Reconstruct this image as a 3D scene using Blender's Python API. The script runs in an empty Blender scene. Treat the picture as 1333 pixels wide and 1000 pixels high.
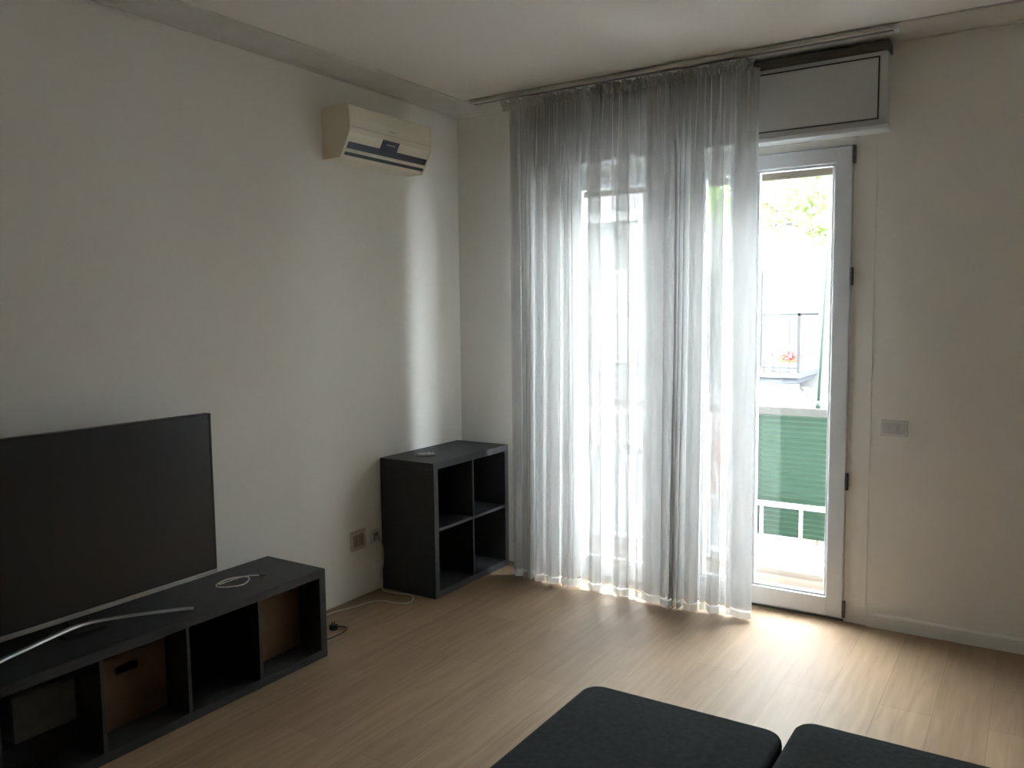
import bpy, bmesh, math, random
from mathutils import Vector, Matrix
random.seed(7)
S = bpy.context.scene
COL = S.collection
# ------------------------------------------------------------------ materials
def new_mat(name):
    m = bpy.data.materials.new(name); m.use_nodes = True
    nt = m.node_tree; nt.nodes.clear()
    out = nt.nodes.new('ShaderNodeOutputMaterial')
    return m, nt, out
def mat(name, col, rough=.5, metal=0., var=.06, scale=12., bump=0., bscale=60., spec=.5, stretch=(1,1,1), coat=0.):
    m, nt, out = new_mat(name)
    b = nt.nodes.new('ShaderNodeBsdfPrincipled')
    b.inputs['Roughness'].default_value = rough
    b.inputs['Metallic'].default_value = metal
    b.inputs['Specular IOR Level'].default_value = spec
    b.inputs['Coat Weight'].default_value = coat
    tc = nt.nodes.new('ShaderNodeTexCoord'); mp = nt.nodes.new('ShaderNodeMapping')
    mp.inputs['Scale'].default_value = stretch
    nt.links.new(tc.outputs['Object'], mp.inputs['Vector'])
    n = nt.nodes.new('ShaderNodeTexNoise'); n.inputs['Scale'].default_value = scale; n.inputs['Detail'].default_value = 5
    nt.links.new(mp.outputs[0], n.inputs['Vector'])
    r = nt.nodes.new('ShaderNodeValToRGB')
    r.color_ramp.elements[0].position = .3; r.color_ramp.elements[1].position = .7
    r.color_ramp.elements[0].color = tuple(max(0, c*(1-var)) for c in col)+(1,)
    r.color_ramp.elements[1].color = tuple(min(1, c*(1+var)) for c in col)+(1,)
    nt.links.new(n.outputs['Fac'], r.inputs['Fac']); nt.links.new(r.outputs[0], b.inputs['Base Color'])
    if bump:
        n2 = nt.nodes.new('ShaderNodeTexNoise'); n2.inputs['Scale'].default_value = bscale; n2.inputs['Detail'].default_value = 4
        nt.links.new(mp.outputs[0], n2.inputs['Vector'])
        bp = nt.nodes.new('ShaderNodeBump'); bp.inputs['Strength'].default_value = bump; bp.inputs['Distance'].default_value = .01
        nt.links.new(n2.outputs['Fac'], bp.inputs['Height']); nt.links.new(bp.outputs[0], b.inputs['Normal'])
    nt.links.new(b.outputs[0], out.inputs[0])
    return m
M = {}
M['wall'] = mat('wall_paint', (.87,.85,.80), .9, var=.012, scale=3, bump=.12, bscale=35, spec=.2)
M['ceiling'] = mat('ceiling_paint', (.86,.82,.77), .9, var=.015, scale=2, bump=.15, bscale=30, spec=.2)
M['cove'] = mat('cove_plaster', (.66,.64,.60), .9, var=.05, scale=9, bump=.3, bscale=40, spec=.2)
M['white'] = mat('white_lacquer', (.72,.74,.76), .35, var=.02, scale=8)
M['box'] = mat('shutter_box_paint', (.60,.61,.60), .6, var=.02, scale=5)
M['seam'] = mat('dark_seam', (.05,.045,.04), .8)
M['gap_shade'] = mat('dark_gap_shade', (.10,.088,.075), .7, var=.25, scale=8, stretch=(1,8,8))  # dark brown that deepens the shade in the gap over the shutter box
M['hinge'] = mat('grey_hinge', (.12,.125,.13), .45, metal=.6)
M['blackwood'] = mat('black_wood', (.034,.036,.040), .52, var=.3, scale=6, stretch=(3,3,30), bump=.12, bscale=20, spec=.45)
M['blackwood_h'] = mat('black_wood_lying', (.030,.030,.031), .5, var=.3, scale=6, stretch=(30,2,30), bump=.12, bscale=20, spec=.45)
M['blackedge'] = mat('black_wood_edge', (.045,.048,.053), .5, var=.15, scale=10)
M['backing'] = mat('dark_backing', (.010,.010,.012), .7, var=.1)
M['card'] = mat('brown_cardboard', (.125,.07,.036), .85, var=.25, scale=5, bump=.1, bscale=30, stretch=(1,1,3))
M['greybox'] = mat('grey_card', (.10,.10,.095), .85, var=.3, scale=9)
M['tvscreen'] = mat('tv_screen', (.011,.012,.014), .3, var=.05, spec=.6)
M['tvbezel'] = mat('tv_bezel', (.012,.012,.013), .35)
M['silver'] = mat('brushed_silver', (.42,.42,.41), .35, metal=.75, var=.08, stretch=(1,30,1))
M['cable'] = mat('white_cable', (.62,.58,.50), .5)
M['blackplastic'] = mat('black_plastic', (.02,.02,.02), .4)
M['ac'] = mat('aged_cream_plastic', (.84,.78,.63), .45, var=.03, scale=4)
M['ac_side'] = mat('aged_cream_side', (.56,.50,.40), .5, var=.04, scale=4)
M['ac_dark'] = mat('ac_dark', (.03,.033,.05), .35, var=.1)
M['ac_display'] = mat('ac_display', (.05,.06,.10), .15, var=.1)
M['remote'] = mat('remote_plastic', (.75,.75,.73), .4)
M['socket'] = mat('socket_plate', (.62,.53,.48), .45, var=.03)
M['socket_dk'] = mat('socket_module', (.34,.28,.25), .5, var=.03)
M['switch'] = mat('switch_plate', (.74,.74,.73), .4, var=.02)
M['switch_dk'] = mat('switch_module', (.60,.60,.60), .4, var=.02)
M['fabric'] = mat('charcoal_fabric', (.035,.040,.041), .95, var=.22, scale=55, bump=.35, bscale=420, spec=.15)
M['fabric_low'] = mat('charcoal_fabric_base', (.030,.034,.035), .95, var=.22, scale=55, bump=.35, bscale=420, spec=.15)
M['shutter'] = mat('roller_shutter', (.42,.36,.30), .6, var=.08, stretch=(1,1,10))
M['shutter_bar'] = mat('roller_shutter_bar', (.11,.085,.06), .6, var=.15, stretch=(1,1,10))
M['tile'] = mat('balcony_tile', (.055,.036,.023), .6, var=.12, scale=4)
M['marble'] = mat('threshold_marble', (.17,.15,.125), .4, var=.1, scale=6)
M['slabgrey'] = mat('track_grey', (.30,.29,.27), .5)
M['railtop'] = mat('rail_top', (.05,.047,.041), .5, var=.15)
M['whitemetal'] = mat('white_painted_iron', (.80,.80,.80), .4)
M['redbrown'] = mat('red_brown_panel', (.30,.10,.07), .6, var=.2)
M['rod'] = mat('green_grey_rod', (.03,.055,.04), .5)
M['facade'] = mat('facade_white', (.12,.118,.115), .85, var=.03, scale=1.5)
M['facade_low'] = mat('facade_rose', (.13,.11,.115), .85, var=.05, scale=3)
M['slab'] = mat('slab_grey', (.05,.053,.06), .8, var=.08, scale=5)
M['louver'] = mat('grey_green_shutter', (.022,.027,.025), .6, var=.08)
M['iron'] = mat('dark_iron', (.015,.016,.016), .5)
M['winglass'] = mat('far_window_glass', (.22,.26,.30), .1, var=.15, scale=2)
M['asphalt'] = mat('street_asphalt', (.30,.30,.30), .9, var=.08, scale=2)
M['roof'] = mat('roof_tiles', (.46,.20,.14), .8, var=.2, scale=10)
M['leaf'] = mat('tree_leaf', (.20,.42,.07), .6, var=.45, scale=2)
M['leaf_y'] = mat('shrub_leaf', (.38,.46,.12), .6, var=.3, scale=6)
M['bark'] = mat('bark', (.16,.11,.07), .9, var=.3, bump=.5)
M['flower'] = mat('red_petal', (.75,.10,.12), .6, var=.3, scale=20)
M['pot'] = mat('grey_pot', (.25,.26,.26), .7)

def floor_mat():
    m, nt, out = new_mat('oak_laminate')
    L = nt.links.new
    b = nt.nodes.new('ShaderNodeBsdfPrincipled')
    tc = nt.nodes.new('ShaderNodeTexCoord')
    mp = nt.nodes.new('ShaderNodeMapping'); mp.inputs['Rotation'].default_value = (0,0,math.pi/2)
    L(tc.outputs['Object'], mp.inputs['Vector'])
    br = nt.nodes.new('ShaderNodeTexBrick')
    br.inputs['Scale'].default_value = 1; br.inputs['Brick Width'].default_value = 1.38; br.inputs['Row Height'].default_value = .193
    br.inputs['Mortar Size'].default_value = .0012; br.inputs['Mortar Smooth'].default_value = .1
    br.inputs['Color1'].default_value = (.305,.208,.128,1); br.inputs['Color2'].default_value = (.36,.25,.155,1)
    br.inputs['Mortar'].default_value = (.22,.155,.10,1); br.offset = .37
    L(mp.outputs[0], br.inputs['Vector'])
    m2 = nt.nodes.new('ShaderNodeMapping'); m2.inputs['Scale'].default_value = (14,1.1,1)
    L(tc.outputs['Object'], m2.inputs['Vector'])
    n = nt.nodes.new('ShaderNodeTexNoise'); n.inputs['Scale'].default_value = 2.2; n.inputs['Detail'].default_value = 9; n.inputs['Distortion'].default_value = .6
    L(m2.outputs[0], n.inputs['Vector'])
    cr = nt.nodes.new('ShaderNodeValToRGB'); cr.color_ramp.elements[0].position=.3; cr.color_ramp.elements[1].position=.72
    cr.color_ramp.elements[0].color=(.80,.77,.74,1); cr.color_ramp.elements[1].color=(1.08,1.08,1.08,1)
    L(n.outputs['Fac'], cr.inputs[0])
    mx = nt.nodes.new('ShaderNodeMix'); mx.data_type='RGBA'; mx.blend_type='MULTIPLY'; mx.inputs[0].default_value=1
    L(br.outputs['Color'], mx.inputs[6]); L(cr.outputs[0], mx.inputs[7]); L(mx.outputs[2], b.inputs['Base Color'])
    mr = nt.nodes.new('ShaderNodeMapRange'); mr.inputs[3].default_value=.44; mr.inputs[4].default_value=.60; b.inputs['Specular IOR Level'].default_value=.32
    L(n.outputs['Fac'], mr.inputs[0]); L(mr.outputs[0], b.inputs['Roughness'])
    bp = nt.nodes.new('ShaderNodeBump'); bp.inputs['Strength'].default_value=.12; bp.inputs['Distance'].default_value=.004
    L(n.outputs['Fac'], bp.inputs['Height']); L(bp.outputs[0], b.inputs['Normal'])
    L(b.outputs[0], out.inputs[0]); return m
M['floor'] = floor_mat()

def glass_mat():
    m, nt, out = new_mat('window_glass'); L = nt.links.new
    t = nt.nodes.new('ShaderNodeBsdfTransparent'); t.inputs[0].default_value=(.95,.97,.96,1)
    g = nt.nodes.new('ShaderNodeBsdfGlossy'); g.inputs['Roughness'].default_value=.02
    geo = nt.nodes.new('ShaderNodeNewGeometry'); d = nt.nodes.new('ShaderNodeVectorMath'); d.operation='DOT_PRODUCT'
    L(geo.outputs['Incoming'], d.inputs[0]); L(geo.outputs['Normal'], d.inputs[1])
    def mth(op, a, b):
        n = nt.nodes.new('ShaderNodeMath'); n.operation = op
        for i, v in enumerate((a, b)):
            if v is None: continue
            if isinstance(v, (int, float)): n.inputs[i].default_value = v
            else: L(v, n.inputs[i])
        return n.outputs[0]
    c1 = mth('SUBTRACT', 1., mth('ABSOLUTE', d.outputs['Value'], None))
    fr = mth('ADD', mth('MULTIPLY', mth('POWER', c1, 5.), .95), .04)
    mx = nt.nodes.new('ShaderNodeMixShader'); L(fr, mx.inputs[0]); L(t.outputs[0], mx.inputs[1]); L(g.outputs[0], mx.inputs[2])
    L(mx.outputs[0], out.inputs[0]); return m
M['glass'] = glass_mat()

def sheer_mat(name, a, col, trans=.6):
    # woven voile: the open area of the weave shrinks as it is seen more edge-on
    m, nt, out = new_mat(name); L = nt.links.new
    geo = nt.nodes.new('ShaderNodeNewGeometry')
    d = nt.nodes.new('ShaderNodeVectorMath'); d.operation='DOT_PRODUCT'
    L(geo.outputs['Incoming'], d.inputs[0]); L(geo.outputs['Normal'], d.inputs[1])
    ab = nt.nodes.new('ShaderNodeMath'); ab.operation='ABSOLUTE'; L(d.outputs['Value'], ab.inputs[0])
    mxm = nt.nodes.new('ShaderNodeMath'); mxm.operation='MAXIMUM'; mxm.inputs[1].default_value=.12; L(ab.outputs[0], mxm.inputs[0])
    dv = nt.nodes.new('ShaderNodeMath'); dv.operation='DIVIDE'; dv.inputs[0].default_value=1.; L(mxm.outputs[0], dv.inputs[1])
    pw = nt.nodes.new('ShaderNodeMath'); pw.operation='POWER'; pw.inputs[0].default_value=1-a; L(dv.outputs[0], pw.inputs[1])
    t = nt.nodes.new('ShaderNodeBsdfTransparent')
    df = nt.nodes.new('ShaderNodeBsdfDiffuse'); df.inputs[0].default_value=tuple(min(.92, c*1.03) for c in col)+(1,)
    tl = nt.nodes.new('ShaderNodeBsdfTranslucent'); tl.inputs[0].default_value=col+(1,)
    m1 = nt.nodes.new('ShaderNodeMixShader'); m1.inputs[0].default_value=trans; L(df.outputs[0], m1.inputs[1]); L(tl.outputs[0], m1.inputs[2])
    m2 = nt.nodes.new('ShaderNodeMixShader'); L(pw.outputs[0], m2.inputs[0]); L(m1.outputs[0], m2.inputs[1]); L(t.outputs[0], m2.inputs[2])
    L(m2.outputs[0], out.inputs[0]); return m
M['sheer'] = sheer_mat('sheer_voile', .51, (.66,.655,.645), .30)
M['hem'] = sheer_mat('sheer_hem', .72, (.74,.73,.71), .4)
M['heading'] = sheer_mat('sheer_heading', .42, (.82,.81,.78), .35)
def screen_mat(name, c1, c2):
    m, nt, out = new_mat(name); L = nt.links.new
    df = nt.nodes.new('ShaderNodeBsdfPrincipled'); df.inputs['Base Color'].default_value=c1+(1,); df.inputs['Roughness'].default_value=.5
    tl = nt.nodes.new('ShaderNodeBsdfTranslucent'); tl.inputs[0].default_value=c2+(1,)
    mx = nt.nodes.new('ShaderNodeMixShader'); mx.inputs[0].default_value=.45; L(df.outputs[0], mx.inputs[1]); L(tl.outputs[0], mx.inputs[2])
    L(mx.outputs[0], out.inputs[0]); return m
M['green'] = screen_mat('green_slat', (.034,.078,.048), (.05,.103,.066))
M['green_pale'] = screen_mat('pale_green_cloth', (.085,.145,.10), (.14,.22,.155))
def leafy(name, c1, c2):
    m, nt, out = new_mat(name); L = nt.links.new
    n = nt.nodes.new('ShaderNodeTexNoise'); n.inputs['Scale'].default_value=1.6
    tc = nt.nodes.new('ShaderNodeTexCoord'); L(tc.outputs['Object'], n.inputs['Vector'])
    r = nt.nodes.new('ShaderNodeValToRGB'); r.color_ramp.elements[0].position=.38; r.color_ramp.elements[1].position=.62
    r.color_ramp.elements[0].color=c1+(1,); r.color_ramp.elements[1].color=c2+(1,); L(n.outputs['Fac'], r.inputs[0])
    df = nt.nodes.new('ShaderNodeBsdfDiffuse'); tl = nt.nodes.new('ShaderNodeBsdfTranslucent')
    L(r.outputs[0], df.inputs[0]); L(r.outputs[0], tl.inputs[0])
    mx = nt.nodes.new('ShaderNodeMixShader'); mx.inputs[0].default_value=.5; L(df.outputs[0], mx.inputs[1]); L(tl.outputs[0], mx.inputs[2])
    L(mx.outputs[0], out.inputs[0]); return m
M['leaf'] = leafy('tree_leaves', (.22,.36,.13), (.50,.58,.30))
M['leaf_y'] = leafy('shrub_leaves', (.30,.50,.14), (.75,.72,.30))

# ------------------------------------------------------------------ mesh helpers
def box(bm, x0, x1, y0, y1, z0, z1, bev=0., seg=2):
    vs = [bm.verts.new((x, y, z)) for x in (x0, x1) for y in (y0, y1) for z in (z0, z1)]
    fs = [(0,1,3,2),(4,6,7,5),(0,4,5,1),(2,3,7,6),(0,2,6,4),(1,5,7,3)]
    faces = [bm.faces.new([vs[i] for i in f]) for f in fs]
    if bev:
        es = list({e for f in faces for e in f.edges})
        bmesh.ops.bevel(bm, geom=es, offset=bev, segments=seg, affect='EDGES', profile=.5)
def tube(bm, pts, r, n=8, closed=False):
    pts = [Vector(p) for p in pts]; rings = []
    up = None
    for i, p in enumerate(pts):
        a = pts[i-1] if (i > 0 or closed) else p; b = pts[(i+1) % len(pts)] if (i < len(pts)-1 or closed) else p
        t = (b-a).normalized()
        if up is None: up = Vector((0,0,1)) if abs(t.z) < .9 else Vector((1,0,0))
        s = t.cross(up)
        if s.length < 1e-4: s = t.orthogonal()
        s.normalize(); up = s.cross(t).normalized()
        rr = r[i] if isinstance(r, (list, tuple)) else r
        rings.append([bm.verts.new(p + (s*math.cos(2*math.pi*k/n) + up*math.sin(2*math.pi*k/n))*rr) for k in range(n)])
    m = len(rings)
    for i in range(m if closed else m-1):
        A, B = rings[i], rings[(i+1) % m]
        for k in range(n): bm.faces.new((A[k], A[(k+1)%n], B[(k+1)%n], B[k]))
    if not closed:
        bm.faces.new(rings[0][::-1]); bm.faces.new(rings[-1])
def prism_y(bm, prof, y0, y1):   # profile of (x,z) extruded along y
    A = [bm.verts.new((x, y0, z)) for x, z in prof]; B = [bm.verts.new((x, y1, z)) for x, z in prof]
    n = len(prof)
    for i in range(n): bm.faces.new((A[i], A[(i+1)%n], B[(i+1)%n], B[i]))
    bm.faces.new(A[::-1]); bm.faces.new(B)
def spline(pts, per=8):
    P = [Vector(p) for p in pts]; out = []
    for i in range(len(P)-1):
        p0 = P[max(i-1,0)]; p1 = P[i]; p2 = P[i+1]; p3 = P[min(i+2, len(P)-1)]
        for k in range(per):
            t = k/per
            out.append(.5*((2*p1)+(p2-p0)*t+(2*p0-5*p1+4*p2-p3)*t*t+(3*p1-p0-3*p2+p3)*t**3))
    out.append(P[-1]); return out
def root_of(o):
    while o.parent: o = o.parent
    return o
def obj(name, bm, m, parent=None, smooth=False, label=None):
    bmesh.ops.recalc_face_normals(bm, faces=bm.faces)
    off = root_of(parent).location if parent else Vector((0,0,0))
    if parent: bmesh.ops.translate(bm, vec=-off, verts=bm.verts)
    me = bpy.data.meshes.new(name); bm.to_mesh(me); bm.free()
    if smooth:
        for p in me.polygons: p.use_smooth = True
    me.materials.append(M[m] if isinstance(m, str) else m)
    o = bpy.data.objects.new(name, me); COL.objects.link(o)
    if parent: o.parent = parent
    if label: o['label'] = label
    return o
def thing(name, loc, label, cat, group=None, kind=None):
    o = bpy.data.objects.new(name, None); COL.objects.link(o); o.location = loc; o.empty_display_size = .1
    if label: o['label'] = label
    if cat: o['category'] = cat
    if group: o['group'] = group
    if kind: o['kind'] = kind
    return o
def tag(o, label=None, cat=None, group=None, kind=None):
    for k, v in (('label', label), ('category', cat), ('group', group), ('kind', kind)):
        if v: o[k] = v
    return o
def boxobj(name, dims, m, parent=None, bev=0., label=None, seg=2):
    bm = bmesh.new(); box(bm, *dims, bev=bev, seg=seg); return obj(name, bm, m, parent, label=label)
def struct(name, bm, m): return tag(obj(name, bm, m), kind='structure')

# ------------------------------------------------------------------ room shell
XR, YB, ZC = 5.0, -6.2, 2.872
DX0, DX1, DZ = .78, 2.42, 2.43       # door opening
bm = bmesh.new(); box(bm, -.2, XR+.2, YB-.2, 0, -.12, 0); struct('floor', bm, 'floor')
bm = bmesh.new(); box(bm, -.2, XR+.2, YB-.2, .3, ZC, ZC+.2); struct('ceiling', bm, 'ceiling')
bm = bmesh.new(); box(bm, -.2, 0, YB-.2, .3, 0, ZC); struct('wall_left', bm, 'wall')
bm = bmesh.new(); box(bm, XR, XR+.2, YB-.2, .3, 0, ZC); struct('wall_right', bm, 'wall')
bm = bmesh.new(); box(bm, 0, XR, YB-.2, YB, 0, ZC); struct('wall_back', bm, 'wall')
bm = bmesh.new()
box(bm, 0, DX0, 0, .3, -.12, ZC); box(bm, DX1, XR, 0, .3, -.12, ZC); box(bm, DX0, DX1, .2, .3, DZ, ZC); box(bm, DX0, DX1, 0, .03, 2.44, ZC)
struct('wall_window', bm, 'wall')
bm = bmesh.new(); box(bm, DX0, DX1, 0, .34, -.12, .004); struct('trim_6', bm, 'marble')
# shallow plaster cove round the ceiling
CZ = 2.838
def cove(name, f, a, b):
    prof = [(0, CZ), (.012, CZ), (.016, CZ+.008), (.05, CZ+.012), (.11, CZ+.018), (.17, CZ+.021), (.205, CZ+.023), (.215, CZ+.028), (.215, ZC+.01), (0, ZC+.01)]
    bm = bmesh.new()
    A = [bm.verts.new(f(d, a, z)) for d, z in prof]; B = [bm.verts.new(f(d, b, z)) for d, z in prof]
    n = len(prof)
    for i in range(n): bm.faces.new((A[i], A[(i+1)%n], B[(i+1)%n], B[i]))
    bm.faces.new(A[::-1]); bm.faces.new(B)
    return struct(name, bm, 'cove')
cove('trim_1', lambda d, t, z: (d, t, z), YB, 0)
cove('trim_2', lambda d, t, z: (t, -d, z), .0, XR)
def baseboard(name, x0, x1):
    bm = bmesh.new(); prof = [(0,0),(-.014,0),(-.014,.062),(-.009,.07),(0,.072)]
    A = [bm.verts.new((x0, y, z)) for y, z in prof]; B = [bm.verts.new((x1, y, z)) for y, z in prof]
    for i in range(5): bm.faces.new((A[i], A[(i+1)%5], B[(i+1)%5], B[i]))
    bm.faces.new(A[::-1]); bm.faces.new(B); return struct(name, bm, 'wall')
baseboard('baseboard_window', 2.508, XR)

# ------------------------------------------------------------------ balcony door: frame, two leaves
bm = bmesh.new()
box(bm, DX1-.02, DX1+.085, -.0025, .0, 0, 2.43, .001); box(bm, DX0-.085, DX0+.02, -.0025, .0, 0, 2.43, .001); box(bm, DX0+.02, DX1-.02, -.0025, 0, 2.395, 2.43, .001)
struct('trim_3', bm, 'wall')
bm = bmesh.new()
box(bm, DX1-.02, DX1, .0, .075, .004, 2.42); box(bm, DX0, DX0+.02, .0, .075, .004, 2.42); box(bm, DX0+.02, DX1-.02, .0, .075, 2.392, 2.42); box(bm, DX0+.02, DX1-.02, .02, .075, .004, .016)
struct('trim_4', bm, 'white')
def leaf(name, x0, x1, hinge_right, swl=.085, swr=.085, hinges=True):
    r = thing(name, ((x0+x1)/2, .03, .01), None, None, kind='structure')
    bm = bmesh.new(); y0, y1 = -.018, .048
    zb, zt, zg0, zg1 = .018, 2.388, .118, 2.312
    box(bm, x0, x0+swl, y0, y1, zb, zt, .006); box(bm, x1-swr, x1, y0, y1, zb, zt, .006)
    box(bm, x0+swl-.006, x1-swr+.006, y0, y1, zb, zg0, .006); box(bm, x0+swl-.006, x1-swr+.006, y0, y1, zg1, zt, .006)
    # glazing beads
    for (a, b) in ((x0+swl, x0+swl+.012), (x1-swr-.012, x1-swr)): box(bm, a, b, -.006, .03, zg0, zg1, .003)
    box(bm, x0+swl, x1-swr, -.006, .03, zg0, zg0+.012, .003); box(bm, x0+swl, x1-swr, -.006, .03, zg1-.012, zg1, .003)
    obj('door_frame', bm, 'white', r)
    boxobj('glass_pane', (x0+swl+.004, x1-swr-.004, .008, .014, zg0+.004, zg1-.004), 'glass', r)
    hx = x1+.006 if hinge_right else x0-.006
    for z in (.07, .73, 1.755, 2.345) if hinges else ():
        bm = bmesh.new(); tube(bm, [(hx, -.022, z-.043), (hx, -.022, z+.043)], .0085, 10)
        for dz in (-.015, .015): tube(bm, [(hx, -.022, z+dz-.002), (hx, -.022, z+dz+.002)], .0098, 10)
        obj('hinge', bm, 'hinge', r, smooth=False, label='dark grey door hinge')
    return r
leaf('door_1', .802, 1.385, False)
leaf('door_2', 1.558, 1.818, True, .085, .018, False)
d2 = leaf('door_3', 1.822, 2.398, True, .110, .085)
bm = bmesh.new(); box(bm, 1.389, 1.554, .0, .075, .004, 2.392, .004); struct('trim_8', bm, 'white')
bm = bmesh.new(); box(bm, 1.838, 1.862, -.030, -.018, .98, 1.10, .004); tube(bm, [(1.85,-.025,1.03),(1.85,-.06,1.03),(1.86,-.066,1.03),(1.94,-.066,1.03)], .008, 10); obj('door_handle', bm, 'silver', d2, smooth=True)

# roller shutter rolled up behind the glass
rs = thing('roller_shutter', (1.6, .16, 2.28), 'brown roller shutter rolled up at the top of the balcony door', 'roller shutter')
bm = bmesh.new()
for k in range(4): box(bm, DX0+.005, DX1-.005, .15, .165, 2.325+k*.04, 2.325+k*.04+.037, .004)
obj('shutter_slats', bm, 'shutter', rs)
boxobj('bottom_bar', (DX0+.005, DX1-.005, .145, .17, 2.282, 2.324), 'shutter_bar', rs, .003)
# shutter box on the wall
BX0, BX1 = .62, 2.555
sb = thing('roller_shutter_box', ((BX0+BX1)/2, 0, 2.43), 'long pale grey shutter box on the wall above the balcony door', 'shutter box')
bm = bmesh.new(); box(bm, BX0, BX1, -.10, 0, 2.455, 2.79, .004); obj('box_body', bm, 'box', sb)
boxobj('ledge', (BX0-.006, BX1+.008, -.112, 0, 2.432, 2.455), 'white', sb, .005)
px0, px1, pz0, pz1 = BX0+.04, 2.515, 2.486, 2.762
boxobj('access_panel', (px0, px1, -.106, -.098, pz0, pz1), 'box', sb, .001)
bm = bmesh.new(); w = .006
box(bm, px0, px1, -.1085, -.1015, pz1, pz1+w); box(bm, px1, px1+w, -.1085, -.1015, pz0-w, pz1+w); box(bm, px0, px1, -.1085, -.1015, pz0-w*.8, pz0); obj('panel_seam', bm, 'seam', sb)
boxobj('gap_shade_strip', (BX0, BX1+.006, -.10, 0, 2.79, 2.836), 'gap_shade', sb, .002, label='dark brown strip put in as shade in the gap above the shutter box')  # strip added so the gap between box and cove reads dark
# curtain track on the ceiling
ct = thing('curtain_track', (1.4, -.19, 2.86), 'slim pale grey curtain track fixed along the ceiling over the balcony door', 'curtain track')
boxobj('track_profile', (.27, 2.60, -.232, -.172, CZ+.006, CZ+.022), 'cove', ct, .003)
boxobj('track_channel', (.28, 2.59, -.212, -.194, CZ+.0015, CZ+.007), 'slabgrey', ct)
for x in (.268, 2.602): boxobj('end_cap', (x-.008, x+.008, -.234, -.170, CZ+.001, CZ+.022), 'white', ct, .002)

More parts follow.
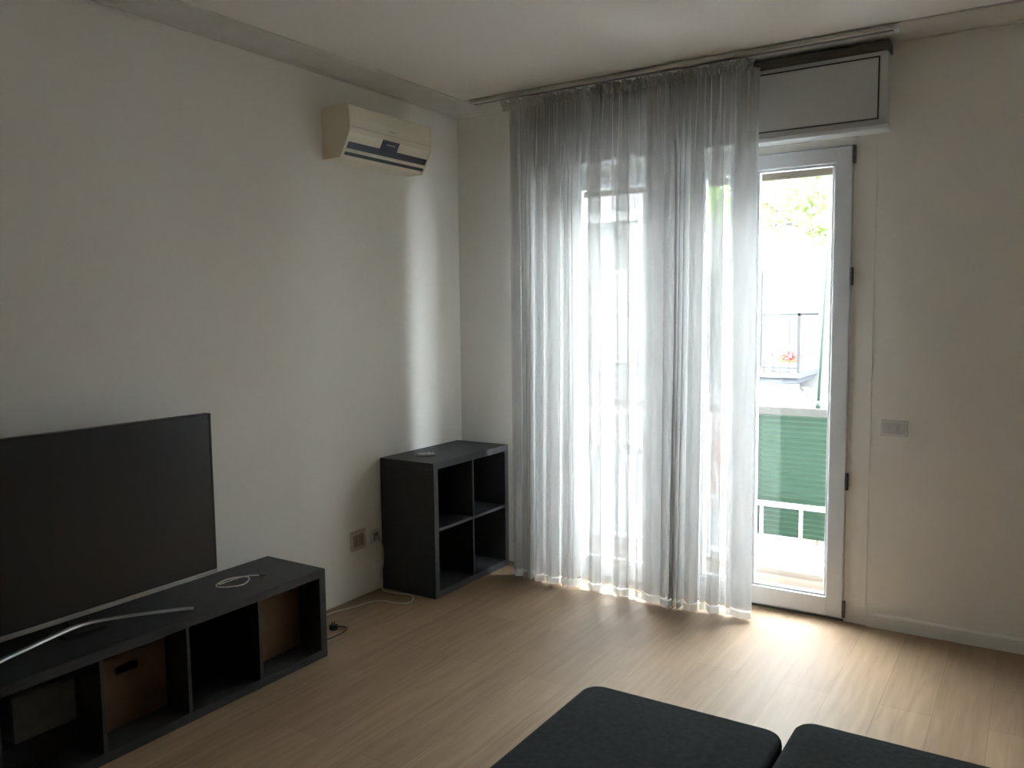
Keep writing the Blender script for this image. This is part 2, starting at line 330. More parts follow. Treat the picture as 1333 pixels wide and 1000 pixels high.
# ------------------------------------------------------------------ sheer curtain
def curtain():
    YC = -.235
    Z0, Z1 = .014, 2.83
    # bands: ('t', a, b) = fold of three overlapping layers, ('s', a, b) = one flat layer
    bands = [('t',.535,.60),('s',.60,.625),('z',.625,.70),('t',.70,.76),('s',.76,.785),('t',.785,.87),('s',.87,.90),('z',.90,.975),
             ('s',.975,1.042),('t',1.042,1.122),('s',1.122,1.215),('t',1.215,1.297),('s',1.297,1.388),
             ('t',1.388,1.50),('t',1.50,1.57),('z',1.57,1.64),('t',1.64,1.712),('s',1.712,1.752),('t',1.752,1.812),('s',1.812,1.872),('t',1.872,1.985)]
    pts = []; rnd = random.Random(3)
    for i, (k, a, b) in enumerate(bands):
        if k == 's':
            n = 3
            for q in range(n): pts.append((a+(b-a)*q/n, YC + .012*math.sin(q*2.1+i)))
        elif k == 't':
            dy = .014 + rnd.random()*.012; w = b-a
            pts += [(a, YC-.01), (a+.5*w, YC-dy-.012), (b-.06*w, YC-dy), (b+.01*w, YC-dy*.45), (b-.08*w, YC), (a+.5*w, YC+.006), (a+.08*w, YC+.004), (a, YC+dy*.5), (a+.1*w, YC+dy), (a+.55*w, YC+dy+.008), (b-.04*w, YC+dy*.6)]
        else:
            n = 3; w = (b-a)/n
            for q in range(n):
                pts += [(a+w*q, YC-.035), (a+w*(q+.5), YC+.035)]
    pts.append((1.985, YC+.01))
    base = spline([(x, y, 0) for x, y in pts], 7)
    # arc length
    s = [0]
    for i in range(1, len(base)): s.append(s[-1]+(base[i]-base[i-1]).length)
    for p in base: p.x = 3.198+(p.x-3.198)*.9916
    T = s[-1]; N = len(base)
    xa, xb = .465, 1.975
    nz = 64; zs = [Z0+(Z1-Z0)*(k/nz)**1.0 for k in range(nz+1)]
    ph = [rnd.random()*6.28 for _ in range(8)]
    def P(i, z):
        u = s[i]/T; h = (z-Z0)/(Z1-Z0)
        g = max(0., min(1., (z-2.2)/(Z1-2.2))); g = g*g*(3-2*g)      # gathering towards the heading
        bx, by = base[i].x, base[i].y
        sway = .007*(1-h)*math.sin(u*23+ph[0]) + .003*math.sin(u*11+h*2.2+ph[1])*(1-g)
        dy = (by-YC)*(.75+.55*(1-h))
        if h < .5: dy += -.04*(1-2*h)*(.5+.5*math.sin(u*13+ph[2]))*(.4+u)
        tx = xa+(xb-xa)*u
        pl = .014*math.sin(u*2*math.pi*62+1.3*math.sin(u*31)+ph[3]) + .006*math.sin(u*2*math.pi*117+ph[4])
        gt = g*.30
        x = bx*(1-gt)+tx*gt + sway
        y = YC + dy*(1-g*.8) + pl*g + .0010*math.sin(u*2*math.pi*90+h*3)
        y += .04*g
        return Vector((x, min(y, -.125), z))
    def sheet(zl, name, m, parent, off=0., sm=True):
        bm = bmesh.new(); V = [[bm.verts.new(P(i, z)+Vector((0, off, 0))) for z in zl] for i in range(N)]
        for i in range(N-1):
            for k in range(len(zl)-1): bm.faces.new((V[i][k], V[i+1][k], V[i+1][k+1], V[i][k+1]))
        return obj(name, bm, m, parent, smooth=sm)
    r = thing('sheer_curtain', (1.25, YC, 0), 'long sheer white curtain hanging in folds over the balcony door', 'curtain')
    sheet([z for z in zs if z <= 2.80 and z >= .045] , 'curtain_fabric', 'sheer', r)
    sheet([Z0, .025, .035, .05], 'hem', 'hem', r)
    # ruffled heading
    bm = bmesh.new(); zl = [2.772, 2.78, 2.79, 2.805, 2.817, 2.829]
    K = 620; V = []
    for i in range(K+1):
        u = i/K; x = xa+.012+(1.96-xa-.012)*u; row = []
        for q, z in enumerate(zl):
            a = (.014, .013, .010, .016, .022, .024)[q]
            y = -.205 + a*math.sin(u*2*math.pi*58 + 1.8*math.sin(u*37+q*.25)) + a*.5*math.sin(u*2*math.pi*131+q*.7)
            zz = z + (.006*math.sin(u*2*math.pi*47+1)+.006*math.sin(u*2*math.pi*19) if q > 3 else 0)
            row.append(bm.verts.new((x + (.006*math.sin(u*210+q) if q > 2 else 0), y, min(zz, CZ-.008))))
        V.append(row)
    for i in range(K):
        for q in range(len(zl)-1): bm.faces.new((V[i][q], V[i+1][q], V[i+1][q+1], V[i][q+1]))
    obj('heading', bm, 'heading', r, smooth=True)
    for k in range(18):
        x = .50+k*.084; bm = bmesh.new()
        tube(bm, [(x, -.203, CZ-.012), (x, -.203, CZ-.001)], .004, 6); obj('glider', bm, 'white', r)
curtain()

# ------------------------------------------------------------------ black cube shelf in the corner
def cube_unit(name, x0, x1, y0, y1, z1, cols, rows, label, cat, m, med='blackedge'):
    r = thing(name, ((x0+x1)/2, (y0+y1)/2, 0), label, cat)
    T, t = .038, .016
    boxobj('top_board', (x0, x1, y0, y1, z1-T, z1), m, r, .0015)
    boxobj('bottom_board', (x0, x1, y0, y1, 0, T), m, r, .0015)
    boxobj('side_panel', (x0, x1, y0, y0+T, T, z1-T), m, r, .0015); boxobj('side_panel', (x0, x1, y1-T, y1, T, z1-T), m, r, .0015)
    cw = (y1-y0-2*T-(cols-1)*t)/cols; ch = (z1-2*T-(rows-1)*t)/rows
    for k in range(1, cols):
        a = y0+T+k*cw+(k-1)*t; boxobj('divider', (x0+.01, x1-.002, a, a+t, T, z1-T), m, r, .001)
    for k in range(1, rows):
        a = T+k*ch+(k-1)*t
        for c in range(cols):
            b = y0+T+c*(cw+t); boxobj('shelf_board', (x0+.01, x1-.002, b+.0005, b+cw-.0005, a, a+t), m, r, .001)
    boxobj('back_panel', (x0+.002, x0+.01, y0+T, y1-T, T, z1-T), 'backing', r)
    # lighter front edge band
    bm = bmesh.new(); e = .0012
    box(bm, x1, x1+e, y0+.001, y1-.001, z1-T+.001, z1-.001); box(bm, x1, x1+e, y0+.001, y1-.001, .001, T-.001)
    box(bm, x1, x1+e, y0+.001, y0+T-.001, T, z1-T); box(bm, x1, x1+e, y1-T+.001, y1-.001, T, z1-T)
    obj('edge_band', bm, med, r)
    return r
cube_unit('cube_shelf', .014, .404, -.822, -.066, .77, 2, 2, 'black four-cube open shelf unit standing in the room corner', 'shelf unit', 'blackwood')
# remote on top
rc = thing('remote_control', (.20, -.64, .77), 'small grey remote control lying on top of the black cube shelf', 'remote control')
bm = bmesh.new(); box(bm, .18, .22, -.695, -.585, .7705, .787, .006, 3); o = obj('case', bm, 'remote', rc)
bm = bmesh.new()
for i in range(3):
    for j in range(5): tube(bm, [(.189+i*.011, -.685+j*.014, .786), (.189+i*.011, -.685+j*.014, .7885)], .004, 8)
obj('keys', bm, 'blackplastic', rc)
boxobj('display', (.186, .214, -.612, -.592, .7865, .7878), 'blackplastic', rc)
rc.rotation_euler.z = math.radians(-38)

# ------------------------------------------------------------------ low media unit + boxes + TV
SX0, SX1, SY0, SY1, SZ = .045, .435, -3.157, -1.687, .42
cube_unit('media_bench', SX0, SX1, SY0, SY1, SZ, 4, 1, 'long low black bench with four open cubes under the television', 'tv bench', 'blackwood_h', 'blackwood_h')
T, t = .038, .016; cw = (SY1-SY0-2*T-3*t)/4
def cell(c): a = SY0+T+c*(cw+t); return a, a+cw
def carton(c, label, m='card', h=.282, xf=.30, inset=.004, cut=True):
    a, b = cell(c); a += inset; b -= inset
    r = thing('storage_box', ((.06+xf)/2, (a+b)/2, T), label, 'box', 'boxes in the open cubes of the low bench' if m == 'card' else None)
    z0 = T+.0005
    bm = bmesh.new(); w = .005
    box(bm, .06, xf, a, b, z0, z0+w); box(bm, .06, .06+w, a, b, z0+w, h+T); box(bm, .06+w, xf-w, a, a+w, z0+w, h+T); box(bm, .06+w, xf-w, b-w, b, z0+w, h+T)
    ym = (a+b)/2
    if cut:   # front with a hand hole
        box(bm, xf-w, xf, a, ym-.045, z0+w, h+T); box(bm, xf-w, xf, ym+.045, b, z0+w, h+T)
        box(bm, xf-w, xf, ym-.045, ym+.045, z0+w, h+T-.075); box(bm, xf-w, xf, ym-.045, ym+.045, h+T-.045, h+T)
    else: box(bm, xf-w, xf, a, b, z0+w, h+T)
    obj('box_body', bm, m, r)
    bm = bmesh.new(); box(bm, .07, xf-.008, a+.008, b-.008, h+T-.03, h+T-.022); obj('inner_flap', bm, m, r)
    return r
carton(3, 'brown cardboard box in the bench cube nearest the corner shelf', cut=False)
carton(1, 'brown cardboard box with a dark hand hole in the low bench', cut=True)
a, b = cell(0)
gb = thing('paper_stack', (.25, b-.13, T), 'dim grey bundle in the bench cube furthest from the room corner', 'papers')
boxobj('carton', (.10, .30, a+.06, b-.008, T+.0005, T+.10), 'backing', gb, .003)
boxobj('folded_paper', (.11, .302, a+.10, b-.012, T+.1005, T+.27), 'greybox', gb, .012)

tv = thing('television', (.22, -2.72, SZ), 'large flat black television standing on the low black bench', 'television')
ty0, ty1, tz0, tz1 = -3.345, -2.108, .482, 1.181
boxobj('screen', (.2085, .2115, ty0+.008, ty1-.008, tz0+.018, tz1-.008), 'tvscreen', tv)
bm = bmesh.new()
box(bm, .175, .208, ty0, ty1, tz0, tz1, .003); box(bm, .12, .176, ty0+.2, ty1-.2, tz0+.04, tz0+.4, .015)
for d in ((ty0, ty1, tz1-.009, tz1), (ty0, ty0+.009, tz0+.018, tz1-.009), (ty1-.009, ty1, tz0+.018, tz1-.009)): box(bm, .207, .214, *d, .001)
obj('housing', bm, 'tvbezel', tv)
boxobj('lower_bezel', (.206, .2165, ty0, ty1, tz0-.002, tz0+.0165), 'silver', tv, .003, label='silver strip along the bottom edge of the screen')
# curved silver foot and neck
bm = bmesh.new()
arc = spline([(.366,-2.350,SZ+.002), (.361,-2.365,SZ+.006), (.315,-2.486,SZ+.019), (.269,-2.616,SZ+.031), (.250,-2.74,SZ+.040), (.290,-2.88,SZ+.045), (.320,-2.98,SZ+.045), (.345,-3.066,SZ+.045), (.362,-3.15,SZ+.035), (.372,-3.24,SZ+.014), (.376,-3.28,SZ+.002)], 6)
W = .010
rings = []
for i, p in enumerate(arc):
    tdir = (arc[min(i+1,len(arc)-1)]-arc[max(i-1,0)]).normalized(); nrm = Vector((-tdir.y, tdir.x, 0)).normalized()
    rings.append([bm.verts.new(v) for v in (p-nrm*W, p+nrm*W, p+nrm*W*.8+Vector((0,0,.007)), p-nrm*W*.8+Vector((0,0,.007)))])
for A, B in zip(rings, rings[1:]):
    for k in range(4): bm.faces.new((A[k], A[(k+1)%4], B[(k+1)%4], B[k]))
bm.faces.new(rings[0]); bm.faces.new(rings[-1][::-1])
obj('foot', bm, 'silver', tv, label='curved silver foot bar')
bm = bmesh.new(); box(bm, .14, .25, -2.80, -2.64, SZ+.0005, SZ+.012, .003); box(bm, .165, .20, -2.76, -2.68, SZ+.012, tz0+.05, .004); obj('neck', bm, 'tvbezel', tv)

# coil of pale cable on the bench
bm = bmesh.new(); pts = []
for k in range(40):
    a = k/40*2*math.pi*1.35 + 2.2; rr = 1-.12*k/40
    pts.append((.245+.062*rr*math.cos(a), -2.045+.075*rr*math.sin(a)+.01*math.sin(k*.5), SZ+.004+.003*(k/40)))
pts += [(.215,-1.99,SZ+.006),(.235,-1.935,SZ+.004),(.27,-1.915,SZ+.004)]
tube(bm, spline(pts, 3), .0028, 6)
cc = thing('cable_coil', (.245, -2.04, SZ), 'thin pale cable coiled on the bench top beside the television', 'cable')
obj('wire', bm, 'cable', cc, smooth=True)
bm = bmesh.new(); box(bm, .262, .285, -1.925, -1.903, SZ+.0008, SZ+.010, .002); obj('plug', bm, 'blackplastic', cc)

# ------------------------------------------------------------------ sockets, switch, cables on the floor
def plate(name, loc, wid, hgt, label, cat, m, mm, n, horiz, group=None):
    r = thing(name, loc, label, cat, group)
    x, y, z = loc
    if horiz == 'y':   # on the left wall
        boxobj('cover_plate', (.0005, .009, y-wid/2, y+wid/2, z-hgt/2, z+hgt/2), m, r, .003)
        for k in range(n):
            c = y+(k-(n-1)/2)*wid/(n+.6); boxobj('module', (.008, .0105, c-wid/(n+.6)*.44, c+wid/(n+.6)*.44, z-hgt*.3, z+hgt*.3), mm, r, .001)
            bm = bmesh.new()
            for dz in (-.013, 0, .013): tube(bm, [(.010, c, z+dz), (.0112, c, z+dz)], .0026, 8)
            obj('pin_holes', bm, 'blackplastic', r)
    else:
        boxobj('cover_plate', (x-wid/2, x+wid/2, -.010, -.0005, z-hgt/2, z+hgt/2), m, r, .003)
        for k in range(n):
            c = x+(k-(n-1)/2)*wid/(n+.6); boxobj('rocker', (c-wid/(n+.6)*.45, c+wid/(n+.6)*.45, -.0135, -.009, z-hgt*.32, z+hgt*.32), mm, r, .0015)
    return r
plate('wall_socket', (0, -1.010, .328), .120, .112, 'beige socket plate on the left wall between bench and cube shelf', 'socket', 'socket', 'socket_dk', 2, 'y')
plate('wall_socket', (0, -.868, .318), .075, .082, 'small pale socket plate at the left edge of the cube shelf', 'socket', 'switch', 'socket_dk', 1, 'y')
plate('light_switch', (2.614, 0, 1.012), .120, .080, 'pale light switch plate on the wall right of the balcony door', 'switch', 'switch', 'switch_dk', 3, 'x')
bm = bmesh.new()
tube(bm, spline([(.018,-.868,.31),(.04,-.868,.31),(.052,-.862,.27),(.048,-.85,.19),(.03,-.845,.10),(.03,-.848,.03),(.045,-.86,.006),(.09,-.87,.005),(.17,-.86,.005),(.24,-.845,.005),(.285,-.875,.005),(.315,-.94,.005),(.27,-.985,.005),(.17,-1.0,.005),(.12,-1.05,.005),(.10,-1.14,.005),(.062,-1.26,.005),(.055,-1.34,.005)], 8), .0036, 8)
pc = thing('power_cable', (.17, -.95, 0), 'thin white power cable trailing over the floor beside the cube shelf', 'cable')
obj('wire', bm, 'cable', pc, smooth=True)
bm = bmesh.new(); box(bm, .0115, .035, -.880, -.856, .298, .322, .004); obj('plug', bm, 'cable', pc)
# black plug by the bench end
bp = thing('black_plug', (.235, -1.44, 0), 'small black plug and lead lying on the floor behind the bench end', 'plug')
bm = bmesh.new(); box(bm, .214, .248, -1.46, -1.425, .0005, .03, .006); tube(bm, [(.231,-1.452,.03),(.231,-1.452,.045)], .002, 6); tube(bm, [(.231,-1.435,.03),(.231,-1.435,.045)], .002, 6); obj('plug_body', bm, 'blackplastic', bp)
bm = bmesh.new(); tube(bm, spline([(.235,-1.425,.014),(.255,-1.39,.006),(.29,-1.41,.005),(.305,-1.48,.005),(.30,-1.56,.005),(.26,-1.64,.005),(.20,-1.675,.005)], 8), .003, 6); obj('lead', bm, 'blackplastic', bp, smooth=True)

# ------------------------------------------------------------------ air conditioner
AY0, AY1 = -1.19, -.515
ac = thing('air_conditioner', (0, (AY0+AY1)/2, 2.42), 'cream wall-mounted air conditioner high on the left wall near the corner', 'air conditioner')
prof = [(.0005,2.405),(.0005,2.665),(.03,2.672),(.155,2.672),(.178,2.662),(.196,2.61),(.205,2.56),(.200,2.515),(.188,2.495),(.120,2.428),(.105,2.415),(.09,2.405)]
prof = [(.0005,2.405),(.0005,2.662),(.03,2.668),(.175,2.668),(.188,2.660),(.196,2.60),(.197,2.55),(.192,2.525),(.150,2.452),(.130,2.418),(.120,2.405)]
bm = bmesh.new(); prism_y(bm, prof, AY0+.012, AY1-.012); obj('case', bm, 'ac', ac)
for (a, b, lab) in ((AY0, AY0+.012, None), (AY1-.012, AY1, None)):
    bm = bmesh.new(); prism_y(bm, [(x if x < .01 else x+.003, z+.002 if z > 2.5 else z-.002) for x, z in prof], a, b); obj('end_cap', bm, 'ac', ac)
def on_slope(bm, y0, y1, t0, t1, out, th):   # a plate lying on the sloping lower face, t from top (0) to bottom (1)
    A = Vector((.192,0,2.525)); B = Vector((.150,0,2.452)); C = Vector((.130,0,2.418)); D = Vector((.120,0,2.405))
    def pt(t): return A+(B-A)*(t/.62) if t < .62 else B+(C-B)*((t-.62)/.28) if t < .9 else C+(D-C)*((t-.9)/.1)
    n = Vector((.865,0,-.5))
    vs = []
    for y in (y0, y1):
        for t, o_ in ((t0, out), (t1, out), (t1, out-th), (t0, out-th)):
            p = pt(t)+n*o_; vs.append(bm.verts.new((p.x, y, p.z)))
    A_, B_ = vs[:4], vs[4:]
    for i in range(4): bm.faces.new((A_[i], A_[(i+1)%4], B_[(i+1)%4], B_[i]))
    bm.faces.new(A_[::-1]); bm.faces.new(B_)
bm = bmesh.new(); on_slope(bm, AY0+.022, AY1-.014, .36, .62, .003, .006); obj('air_outlet', bm, 'ac_dark', ac, label='dark air outlet slot')
bm = bmesh.new(); on_slope(bm, AY0+.022, AY1-.014, .64, .74, .006, .008); obj('louver_flap', bm, 'ac', ac)
bm = bmesh.new(); on_slope(bm, AY0+.022, AY1-.014, .76, .88, .004, .006); obj('air_outlet', bm, 'ac_dark', ac, label='dark air outlet slot')
bm = bmesh.new(); on_slope(bm, -.93, -.80, -.02, .42, .006, .01); obj('display', bm, 'ac_display', ac, label='dark blue display window')
boxobj('panel_seam', (.1945, .1978, AY0+.02, AY1-.02, 2.553, 2.5555), 'ac_side', ac)
bm = bmesh.new(); on_slope(bm, -.90, -.83, .12, .16, .0068, .001); obj('display_mark', bm, 'silver', ac)
bm = bmesh.new(); box(bm, .1945, .1985, -.885, -.835, 2.572, 2.580); obj('badge', bm, 'ac_side', ac)

# ------------------------------------------------------------------ sofa
def cushion(x0, x1, y0, y1, z0, z1, r=.06, crown=.015, pinch=True):
    bm = bmesh.new(); nx, ny = 22, 22
    def rr(u, v, rad):   # rounded rectangle warp
        return u, v
    box(bm, x0, x1, y0, y1, z0, z1)
    vert = [e for e in bm.edges if abs(e.verts[0].co.z-e.verts[1].co.z) > .01]
    bmesh.ops.bevel(bm, geom=vert, offset=r, segments=7, affect='EDGES', profile=.5)
    hor = [e for e in bm.edges if abs(e.verts[0].co.z-z1) < 1e-4 and abs(e.verts[1].co.z-z1) < 1e-4]
    bmesh.ops.bevel(bm, geom=hor, offset=.022, segments=4, affect='EDGES', profile=.6)
    hor = [e for e in bm.edges if abs(e.verts[0].co.z-z0) < 1e-4 and abs(e.verts[1].co.z-z0) < 1e-4]
    bmesh.ops.bevel(bm, geom=hor, offset=.018, segments=3, affect='EDGES', profile=.5)
    return bm
sofa = thing('sectional_sofa', (2.9, -2.8, 0), 'charcoal fabric sectional sofa cut off by the bottom of the photo', 'sofa')
bm = cushion(2.05, 2.632, -3.26, -2.125, .07, .262, .05); obj('base', bm, 'fabric_low', sofa, smooth=True)
bm = cushion(2.675, 4.10, -3.26, -2.04, .07, .262, .04); obj('base', bm, 'fabric_low', sofa, smooth=True)
bm = cushion(2.032, 2.645, -3.26, -2.105, .264, .425, .06); obj('chaise_cushion', bm, 'fabric', sofa, smooth=True)
bm = cushion(2.655, 4.12, -3.26, -1.99, .264, .418, .05); obj('seat_deck', bm, 'fabric', sofa, smooth=True)
bm = cushion(2.668, 3.40, -3.25, -2.085, .419, .458, .045); obj('seat_cushion', bm, 'fabric', sofa, smooth=True)
bm = cushion(3.41, 4.11, -3.25, -2.085, .419, .458, .045); obj('seat_cushion', bm, 'fabric', sofa, smooth=True)
bm = cushion(2.04, 4.12, -3.50, -3.27, .07, .70, .06); obj('backrest', bm, 'fabric', sofa, smooth=True)
for x, y in ((2.12,-2.22),(2.56,-2.22),(2.74,-2.12),(4.02,-2.12),(2.12,-3.42),(4.02,-3.42)):
    bm = bmesh.new(); tube(bm, [(x,y,0.0005),(x,y,.072)], [.018,.024], 12); obj('leg', bm, 'blackplastic', sofa)

# ------------------------------------------------------------------ balcony
BZ, BY = -.10, 1.035
bm = bmesh.new(); box(bm, -2.6, 5.2, .3, BY+.06, BZ-.16, BZ); tag(obj('trim_5', bm, 'tile'), kind='structure')
bm = bmesh.new(); box(bm, -8, 11, .3, .42, BZ-4.4, BZ-.16); box(bm, -6, -.2, 0.02, .3, -.12, 3.1); box(bm, XR+.2, 9, .02, .3, -.12, 3.1); struct('wall_exterior', bm, 'facade')
rl = thing('balcony_railing', (1.5, BY, BZ), 'balcony railing with grey top bar and white iron below', 'railing')
RX0, RX1 = -2.5, 5.0
boxobj('top_bar', (RX0, RX1, BY-.03, BY+.03, .915, .972), 'railtop', rl, .006, label='grey-brown top bar')
boxobj('bottom_bar', (RX0, RX1, BY-.012, BY+.012, BZ+.05, BZ+.08), 'whitemetal', rl, .004)
xx = -2.4
k = 0
while xx < 1.28:          # pointed arches in white iron, left stretch
    bm = bmesh.new(); w = .16
    for s_ in (0, 1):
        x0_, x1_ = (xx, xx+w/2) if s_ == 0 else (xx+w, xx+w/2)
        tube(bm, spline([(x0_, BY, BZ+.08), (x0_, BY, .35), (x0_+(x1_-x0_)*.25, BY, .52), (x1_, BY, .66)], 6), .007, 6)
        tube(bm, spline([(x1_, BY, .66), (x0_+(x1_-x0_)*.3, BY, .76), (x0_, BY, .915)], 6), .007, 6)
    tube(bm, [(xx+w/2, BY, BZ+.08), (xx+w/2, BY, .40)], .006, 6)
    obj('ironwork', bm, 'whitemetal', rl); xx += w+.005
boxobj('mid_bar', (RX0, 1.30, BY-.01, BY+.01, .86, .88), 'whitemetal', rl, .003)
for x in (1.315, 3.2, 4.9):
    boxobj('post', (x-.02, x+.02, BY-.02, BY+.02, BZ, .915), 'whitemetal', rl, .004)
for k in range(14):      # short upright bars, right stretch
    x = 1.45+k*.25; bm = bmesh.new(); tube(bm, [(x, BY-.05, BZ+.075), (x, BY-.05, .32)], .012, 8); obj('baluster', bm, 'whitemetal', rl, smooth=True)
bm = bmesh.new(); tube(bm, [(1.34, BY-.05, .335), (4.9, BY-.05, .335)], .018, 10); obj('lower_rail', bm, 'whitemetal', rl, smooth=True)
bm = bmesh.new(); tube(bm, [(1.34, BY-.05, BZ+.07), (4.9, BY-.05, BZ+.07)], .014, 10); obj('lower_rail', bm, 'whitemetal', rl, smooth=True)
boxobj('board', (1.335, 1.60, BY+.035, BY+.055, .22, .87), 'redbrown', rl, .004, label='reddish brown infill board')
boxobj('batten', (1.335, 1.60, BY+.055, BY+.068, .50, .56), 'redbrown', rl, .003, label='reddish brown batten')
gs = thing('slatted_screen', (3, BY+.06, 0), 'green horizontal slatted privacy screen hung on the balcony railing', 'screen')
bm = bmesh.new()
z = .108; k = 0
while z < .905:
    box(bm, 1.61, 4.9, BY+.040, BY+.0435, z, z+.021); z += .0335
obj('slats', bm, 'green', gs)
boxobj('screen_cloth', (1.612, 4.898, BY+.0535, BY+.0545, .108, .91), 'green_pale', gs)
for x in (1.64, 2.235, 2.75, 3.4, 4.1, 4.8): boxobj('binding_cord', (x, x+.022, BY+.047, BY+.053, .10, .915), 'green', gs)
rod = thing('crank_rod', (2.03, .98, .97), 'thin green-grey rod standing tilted on the balcony railing at right', 'rod')
bm = bmesh.new(); tube(bm, [(2.030, BY, .974), (2.062, BY-.01, 1.7), (2.105, BY-.02, 2.75)], .010, 8); obj('shaft', bm, 'rod', rod, smooth=True)
bm = bmesh.new(); tube(bm, [(2.030, BY, .972), (2.031, BY, 1.02)], .016, 10); obj('socket_cup', bm, 'rod', rod, smooth=True)

# ------------------------------------------------------------------ street and the building opposite
bm = bmesh.new(); box(bm, -40, 40, -50, 60, -4.7, -4.5); tag(obj('ground', bm, 'asphalt'), kind='structure')
FY = 9.2
bd = thing('apartment_building', (-3, FY, -4.5), 'white apartment building across the street with shutters and balconies', 'building')
FX0, FX1 = -11., 9.
wins = [(-8.2,-7.2,.66,2.2),(-6.2,-5.3,.66,2.2),(-3.72,-2.62,.66,2.35),(-1.62,-.66,.66,2.22),(2.2,3.2,1.2,2.3),(5,6,1.2,2.3),
        (-6.2,-5.3,3.7,5.2),(-3.9,-3.1,3.75,5.2),(-1.5,-.6,3.9,5.2),(-3.7,-2.7,-2.6,-1.0),(-1.6,-.6,-2.6,-1.0),(1.4,2.4,-2.6,-1.0)]
# wall as a grid of boxes leaving the openings
xs = sorted({FX0, FX1, *[w for q in wins for w in q[:2]]})
bm = bmesh.new()
ZT, ZB0 = 4.1, -4.5
for a, b in zip(xs, xs[1:]):
    mid = (a+b)/2; holes = sorted([(max(q[2],ZB0), min(q[3],ZT)) for q in wins if q[0] <= mid <= q[1] and q[2] < ZT])
    z = ZB0
    for h0, h1 in holes:
        if h0 > z: box(bm, a, b, FY, FY+.35, z, h0)
        z = max(z, h1)
    if z < ZT: box(bm, a, b, FY, FY+.35, z, ZT)
box(bm, FX0, FX1, FY+.35, FY+6, ZB0, ZT)
obj('wall', bm, 'facade', bd)
bm = bmesh.new(); box(bm, FX0-.3, FX1+.3, FY-.35, FY+6.3, ZT, ZT+.14, .02); obj('roof', bm, 'roof', bd)
for (a, b, z0, z1) in wins:
    if z0 > ZT: continue
    z1 = min(z1, ZT)
    bm = bmesh.new(); w = .06
    box(bm, a, b, FY+.18, FY+.24, z0, z0+w); box(bm, a, b, FY+.18, FY+.24, z1-w, z1); box(bm, a, a+w, FY+.18, FY+.24, z0+w, z1-w); box(bm, b-w, b, FY+.18, FY+.24, z0+w, z1-w)
    box(bm, (a+b)/2-w/2, (a+b)/2+w/2, FY+.18, FY+.24, z0+w, z1-w)
    f = obj('window', bm, 'whitemetal', bd); boxobj('pane', (a+w, b-w, FY+.20, FY+.21, z0+w, z1-w), 'winglass', f)
def louvers(x0, x1, z0, z1, y):
    bm = bmesh.new(); w = .045
    box(bm, x0, x0+w, y-.04, y, z0, z1); box(bm, x1-w, x1, y-.04, y, z0, z1); box(bm, x0+w, x1-w, y-.04, y, z0, z0+w); box(bm, x0+w, x1-w, y-.04, y, z1-w, z1)
    z = z0+w
    while z < z1-w-.03:
        A = [(x0+w, y-.035, z), (x1-w, y-.035, z), (x1-w, y-.006, z+.032), (x0+w, y-.006, z+.032)]
        vs = [bm.verts.new(p) for p in A] + [bm.verts.new((p[0], p[1]+.004, p[2]-.006)) for p in A]
        for f in ((0,1,2,3),(7,6,5,4),(0,4,5,1),(1,5,6,2),(2,6,7,3),(3,7,4,0)): bm.faces.new([vs[i] for i in f])
        z += .052
    return obj('louvered_shutter', bm, 'louver', bd, label='grey-green louvered shutter')
louvers(-1.64, -1.15, .68, 2.22, FY-.01); louvers(-1.14, -.64, .68, 2.22, FY-.01)
louvers(-4.27, -3.76, .68, 2.36, FY-.01); louvers(-2.60, -2.12, .68, 2.36, FY-.01)
louvers(-6.75, -6.22, .68, 2.2, FY-.01); louvers(-5.28, -4.75, .68, 2.2, FY-.01)
louvers(2.2, 2.7, 1.2, 2.3, FY-.01); louvers(2.71, 3.2, 1.2, 2.3, FY-.01)
boxobj('balcony_slab', (-10, .27, 8.0, FY, .585, .665), 'slab', bd, .01); boxobj('balcony_slab', (-10, .20, 8.08, FY, .50, .585), 'slab', bd, .01)
boxobj('balcony_slab', (-10, -2.35, 8.0, FY, 3.05, 3.2), 'facade', bd, .01)
def far_rail(x0, x1, z0, z1, side):
    bm = bmesh.new(); box(bm, x0, x1, 8.03, 8.06, z1-.035, z1); box(bm, x0, x1, 8.035, 8.055, z0+.06, z0+.085)
    x = x0
    while x <= x1: box(bm, x, x+.012, 8.04, 8.052, z0, z1-.03); x += .12
    box(bm, x1-.03, x1, 8.03, 8.06, z0, z1)
    if side: box(bm, x1-.03, x1, 8.06, FY, z1-.035, z1)
    obj('balcony_rail', bm, 'iron', bd)
far_rail(-10, .24, .665, 1.54, True); far_rail(-10, -2.38, 3.2, 4.05, True)
boxobj('column', (-2.55, -2.33, 8.1, 8.35, .665, 3.05), 'facade', bd, .01)
boxobj('lower_panel', (-10, .22, 8.10, 8.16, -.6, .50), 'facade_low', bd)
bm = bmesh.new()
for z in (.08, .20, .32, .42): box(bm, -10, .22, 8.085, 8.10, z, z+.02)
obj('panel_lines', bm, 'slab', bd)
boxobj('string_course', (.3, FX1, FY-.08, FY, 2.70, 2.80), 'facade', bd); boxobj('string_course', (-.55, FX1, FY-.06, FY, 2.95, 3.0), 'slab', bd)
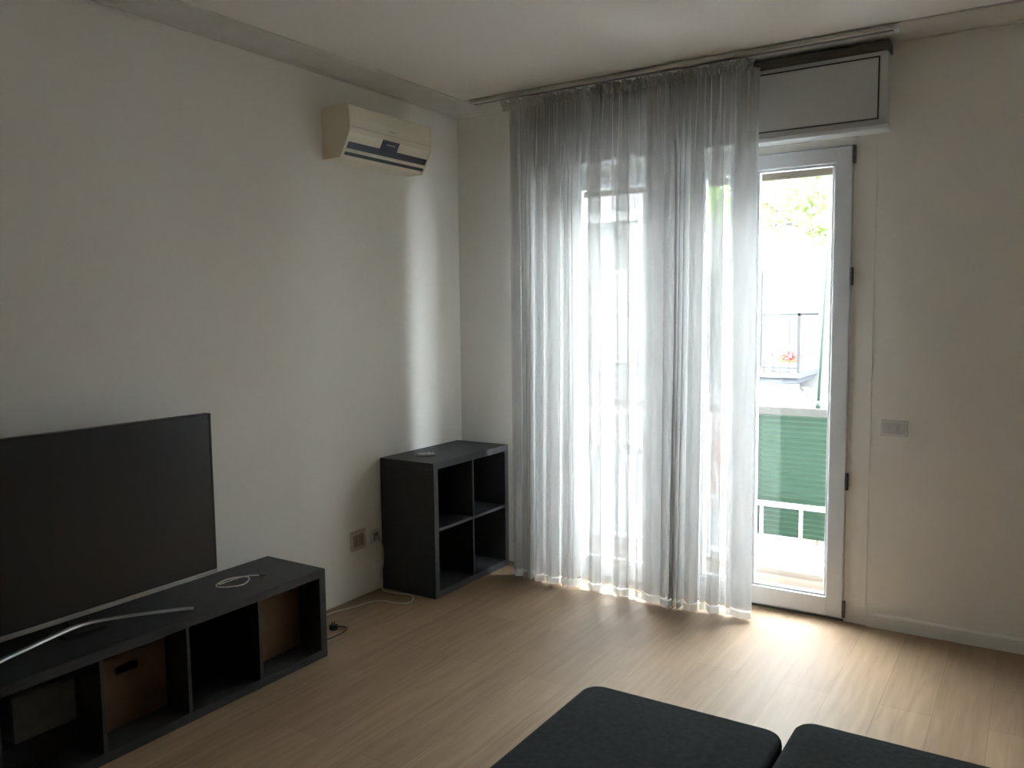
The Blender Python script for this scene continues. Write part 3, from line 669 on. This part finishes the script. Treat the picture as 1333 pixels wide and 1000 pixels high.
# flowers on that balcony
fp = thing('flower_pot', (.10, 8.3, .665), 'red flowering plant at the end of the balcony opposite', 'plant')
boxobj('planter', (-.12, .20, 8.15, 8.33, .666, .80), 'pot', fp, .01)
def blob(bm, c, r, n, size, rnd, flat=1.):
    for _ in range(n):
        d = Vector((rnd.gauss(0,1), rnd.gauss(0,1), rnd.gauss(0,1))).normalized()*(rnd.random()**.45)
        p = Vector(c)+Vector((d.x*r[0], d.y*r[1], d.z*r[2])); q = Matrix.Rotation(rnd.random()*6.28, 3, Vector((rnd.random()-.5, rnd.random()-.5, rnd.random()-.5)).normalized())
        s_ = size*(.6+.8*rnd.random())
        pts = [q@Vector(v)*s_+p for v in ((-.5,0,0),(-.15,.3,.05),(.5,0,0),(-.15,-.3,.05))]
        bm.faces.new([bm.verts.new(v) for v in pts])
rnd = random.Random(5)
bm = bmesh.new(); blob(bm, (.04,8.24,.86), (.22,.10,.09), 220, .05, rnd); obj('leaves', bm, 'leaf_y', fp)
bm = bmesh.new(); blob(bm, (.06,8.2,.90), (.20,.08,.08), 260, .05, rnd); obj('flowers', bm, 'flower', fp)
gp = thing('plant_pot', (-.25, 8.25, .665), 'small grey pot beside the red flowers opposite', 'pot')
bm = bmesh.new(); tube(bm, [(-.25,8.25,.667),(-.25,8.25,.86)], [.06,.09], 12); obj('pot_body', bm, 'pot', gp)
bm = bmesh.new(); blob(bm, (-.25,8.25,.92), (.1,.08,.08), 80, .05, rnd); obj('leaves', bm, 'leaf', gp)
# trees
def tree(base, top, label, blobs, leafm, size, n, seed, name='street_tree'):
    r = thing(name, base, label, 'tree'); rnd = random.Random(seed)
    bm = bmesh.new(); b = Vector(base); t_ = Vector(top)
    tube(bm, spline([b, b+(t_-b)*.35+Vector((.1,.05,0)), b+(t_-b)*.7+Vector((-.08,0,0)), t_], 5), [.16-.11*i/15 for i in range(16)], 10)
    for c, rr in blobs:
        c = Vector(c); m_ = b+(t_-b)*.72
        tube(bm, spline([m_, (m_+c)/2+Vector((0,0,.2)), c], 4), [.022-.014*i/8 for i in range(9)], 6)
    obj('trunk', bm, 'bark', r, smooth=True)
    bm = bmesh.new()
    for c, rr in blobs: blob(bm, c, rr, n, size, rnd)
    obj('foliage', bm, leafm, r)
tree((2.2,7.0,-4.5), (1.6,6.9,3.6), 'leafy green street tree whose branches show at the top of the glass',
     [((-.8,6.7,3.2),(.75,.6,.42)),((.0,6.6,3.05),(.6,.6,.5)),((.55,6.7,3.3),(.6,.6,.6)),((.8,6.8,2.75),(.28,.3,.4)),((1.6,6.9,3.7),(1.2,.9,.9)),((.3,6.8,3.9),(1.2,.9,.6)),((2.6,7.0,3.2),(.9,.8,.8)),((-.9,6.5,3.7),(.7,.6,.5))], 'leaf', .13, 520, 11)
tree((1.2,6.2,-4.5), (.85,6.1,-.1), 'small yellow-green shrub top seen beside the balcony opposite',
     [((.75,6.1,.35),(.25,.3,.32)),((.95,6.1,.05),(.35,.35,.4)),((.50,6.1,.20),(.25,.25,.28)),((1.3,6.2,.6),(.3,.3,.4))], 'leaf_y', .075, 320, 12, 'young_tree')

# ------------------------------------------------------------------ light: sky, sun on the far facade
w = bpy.data.worlds.new('sky'); S.world = w; w.use_nodes = True; nt = w.node_tree; nt.nodes.clear()
wo = nt.nodes.new('ShaderNodeOutputWorld'); bg = nt.nodes.new('ShaderNodeBackground'); bg.inputs[1].default_value = 1.0
sk = nt.nodes.new('ShaderNodeTexSky'); sk.sky_type = 'NISHITA'; sk.sun_disc = False; sk.sun_elevation = math.radians(35); sk.sun_rotation = math.radians(-34); sk.air_density = 1.2; sk.dust_density = 4
hz = nt.nodes.new('ShaderNodeMix'); hz.data_type='RGBA'; hz.inputs[0].default_value=.96; hz.inputs[7].default_value=(6.8,7.3,7.95,1)
nt.links.new(sk.outputs[0], hz.inputs[6]); nt.links.new(hz.outputs[2], bg.inputs[0]); nt.links.new(bg.outputs[0], wo.inputs[0])
sun = bpy.data.lights.new('sun', 'SUN'); sun.energy = .1; sun.angle = math.radians(17); sun.color = (1,.96,.9)
so = bpy.data.objects.new('sun', sun); COL.objects.link(so); so.location = (-6,12,12)
so.rotation_euler = Vector((1.0,-1.1,-.95)).to_track_quat('-Z','Y').to_euler()

# ------------------------------------------------------------------ camera
f_px, C = 1072.8163, Vector((3.1983,-4.3639,1.596)); yaw, pit, rol = .5705, .0865, -.0112
c = bpy.data.cameras.new('camera'); co = bpy.data.objects.new('camera', c); COL.objects.link(co)
c.sensor_fit = 'HORIZONTAL'; c.sensor_width = 36; c.lens = 36*f_px/1333; c.clip_start = .05; c.clip_end = 300
F = Vector((-math.sin(yaw)*math.cos(pit), math.cos(yaw)*math.cos(pit), -math.sin(pit))); R = Vector((math.cos(yaw), math.sin(yaw), 0)); U = R.cross(F)
R2 = R*math.cos(rol)+U*math.sin(rol); U2 = U*math.cos(rol)-R*math.sin(rol)
mw = Matrix((R2, U2, -F)).transposed().to_4x4(); mw.translation = C
co.matrix_world = mw; S.camera = co
S.view_settings.view_transform = 'Standard'; S.view_settings.look = 'None'; S.view_settings.gamma = 1; S.view_settings.use_curve_mapping = False
S.view_settings.exposure = 2.66
S.cycles.max_bounces = 16; S.cycles.diffuse_bounces = 8; S.cycles.transparent_max_bounces = 40; S.cycles.transmission_bounces = 8
S.cycles.sample_clamp_indirect = 8
